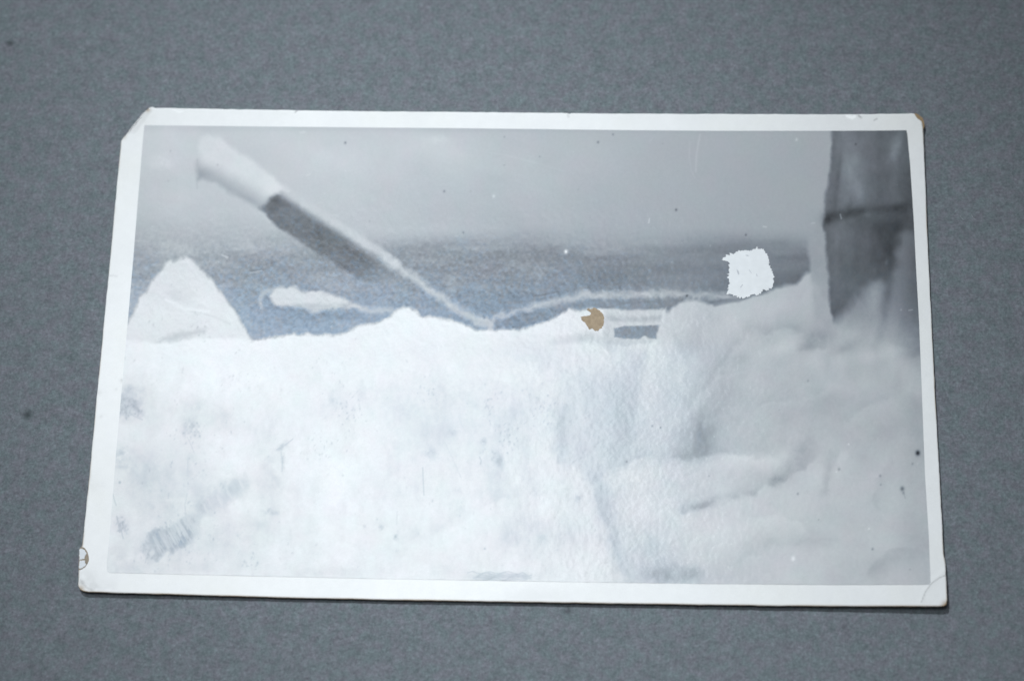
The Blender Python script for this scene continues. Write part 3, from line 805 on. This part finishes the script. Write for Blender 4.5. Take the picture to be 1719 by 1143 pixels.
wp = patch('bare_paper_patch',
           [(1210, 438.5), (1217, 433), (1219, 430.5), (1225, 429), (1227, 426), (1230, 428), (1236, 424.5), (1242, 422), (1254, 421.5), (1263, 421.8),
            (1265, 418.5), (1268, 420), (1270.5, 415), (1272, 420), (1276, 419), (1282, 423), (1288, 430), (1290.5, 438), (1292, 448), (1296, 455),
            (1299, 466), (1299, 474), (1297, 484), (1290, 487), (1288, 490), (1281, 488), (1277, 493), (1274, 496), (1271, 499), (1266, 495), (1260, 496),
            (1256, 500), (1247, 502), (1236, 500), (1228, 496), (1219, 495), (1222, 488), (1224, 474), (1222.5, 466), (1224, 455), (1224, 444), (1222, 440), (1216, 439.5)],
           white_m, root, 0.00008, 0.00004, ragged=1.1, step=1.5, seed=5, label='ragged white patch where the picture surface is scraped away')
for pts in ([(1236, 453), (1240, 457), (1241, 462), (1239, 463), (1237, 458)], [(1256.5, 453), (1259, 456), (1262.5, 462), (1260.5, 460), (1258, 457)],
            [(1251, 429.5), (1257, 430.5), (1256, 432), (1252, 431)], [(1246, 479), (1247, 480), (1243, 485), (1242, 484)], [(1270, 461), (1271.5, 465), (1270.5, 466), (1269, 463)]):
    patch('emulsion_flake', pts, grey_m, wp, 0.000095, 0.00001, step=1.5)
patch('brown_spot',
      [(984, 521), (987, 518), (992, 520), (997, 518), (1003, 521), (1009, 525), (1014, 532), (1014, 541), (1013, 548), (1008, 554), (1002, 557), (994, 554),
       (988, 554), (985, 548), (983, 543), (978, 541), (975, 537), (976, 533), (984, 532), (992, 530), (992, 526)],
      tan_m, root, 0.00006, 0.00003, ragged=0.6, step=2.0, seed=8, label='small tan spot where the emulsion has flaked off')
cs = patch('corner_core', [(1532, 195), (1536, 194), (1542, 197), (1547, 201.5), (1550, 208), (1551, 213), (1550.5, 218), (1548.5, 221), (1546, 216), (1545, 210), (1538, 206), (1533, 200)],
           brown_m, root, -0.00006, 0.00018, ragged=0.3, step=2.0, seed=3, label='brown worn far right corner where the paper core shows')
ch = patch('edge_chip', [(135, 922), (139, 919), (144, 922), (148, 928), (150, 934), (150.5, 941), (148, 948), (144, 954), (138, 957.5), (133.5, 958.5), (133.5, 950), (134, 935)],
           mat_plain('dirty_brown_rim', (0.33, 0.28, 0.22), 0.8, 0.2, 0.5, 1800), root, 0.00002, 0.00003, ragged=0.25, step=2.0, seed=6, label='small half-round chip with a brown rim in the left border')
patch('exposed_paper', [(134.6, 923.5), (139, 922), (143, 924.5), (146.5, 930), (145, 934), (143, 936), (144, 940), (139, 940.5), (134.8, 941), (134.4, 934)], shine_m, ch, 0.00005, 0.00003, ragged=0.45, step=1.5, seed=7)
patch('exposed_paper', [(135, 942), (140, 942.5), (144, 942), (144, 946), (146.5, 948), (142, 953), (138, 955.5), (134, 956)], shine_m, ch, 0.00005, 0.00003, ragged=0.45, step=1.5, seed=9)

# ------------------------------------------------------------------ lint on the card
lint_m = mat_plain('pale_lint', (0.42, 0.45, 0.47), 0.9, 0.1, 0.1)


def lint(pts, label):
    cu = bpy.data.curves.new('lint_fibre', 'CURVE')
    cu.dimensions = '3D'; cu.bevel_depth = 0.000026; cu.bevel_resolution = 1; cu.resolution_u = 4
    sp = cu.splines.new('NURBS'); sp.points.add(len(pts) - 1); sp.order_u = 3; sp.use_endpoint_u = True
    for q, p in zip(sp.points, pts):
        a, b = metres(p[:2]); q.co = (a, b, p[2], 1)
    o = bpy.data.objects.new('lint_tmp', cu); C.objects.link(o)
    dg = bpy.context.evaluated_depsgraph_get()
    me = bpy.data.meshes.new_from_object(o.evaluated_get(dg))
    bpy.data.objects.remove(o)
    me.name = 'lint_fibre'; me.materials.clear(); me.materials.append(lint_m)
    f = bpy.data.objects.new('lint_fibre', me); C.objects.link(f)
    f['label'] = label; f['category'] = 'lint'; f['group'] = 'lint fibres on the grey card'
    return f


Z0 = 0.00003
lint([(590, 1068, Z0), (592, 1071, Z0 + .00005), (594, 1074, Z0 + .00004), (595, 1077, Z0)], 'tiny pale curved lint fibre on grey card below the long near border')
lint([(1612, 363, Z0), (1614, 366, Z0 + .00006), (1617, 370, Z0)], 'tiny pale straight lint fibre on grey card beside the dark pillar')
lint([(1631, 361, Z0), (1633, 366, Z0 + .00003), (1637, 370, Z0)], 'faint slanting lint fibre on grey card, outer one of two by the pillar')
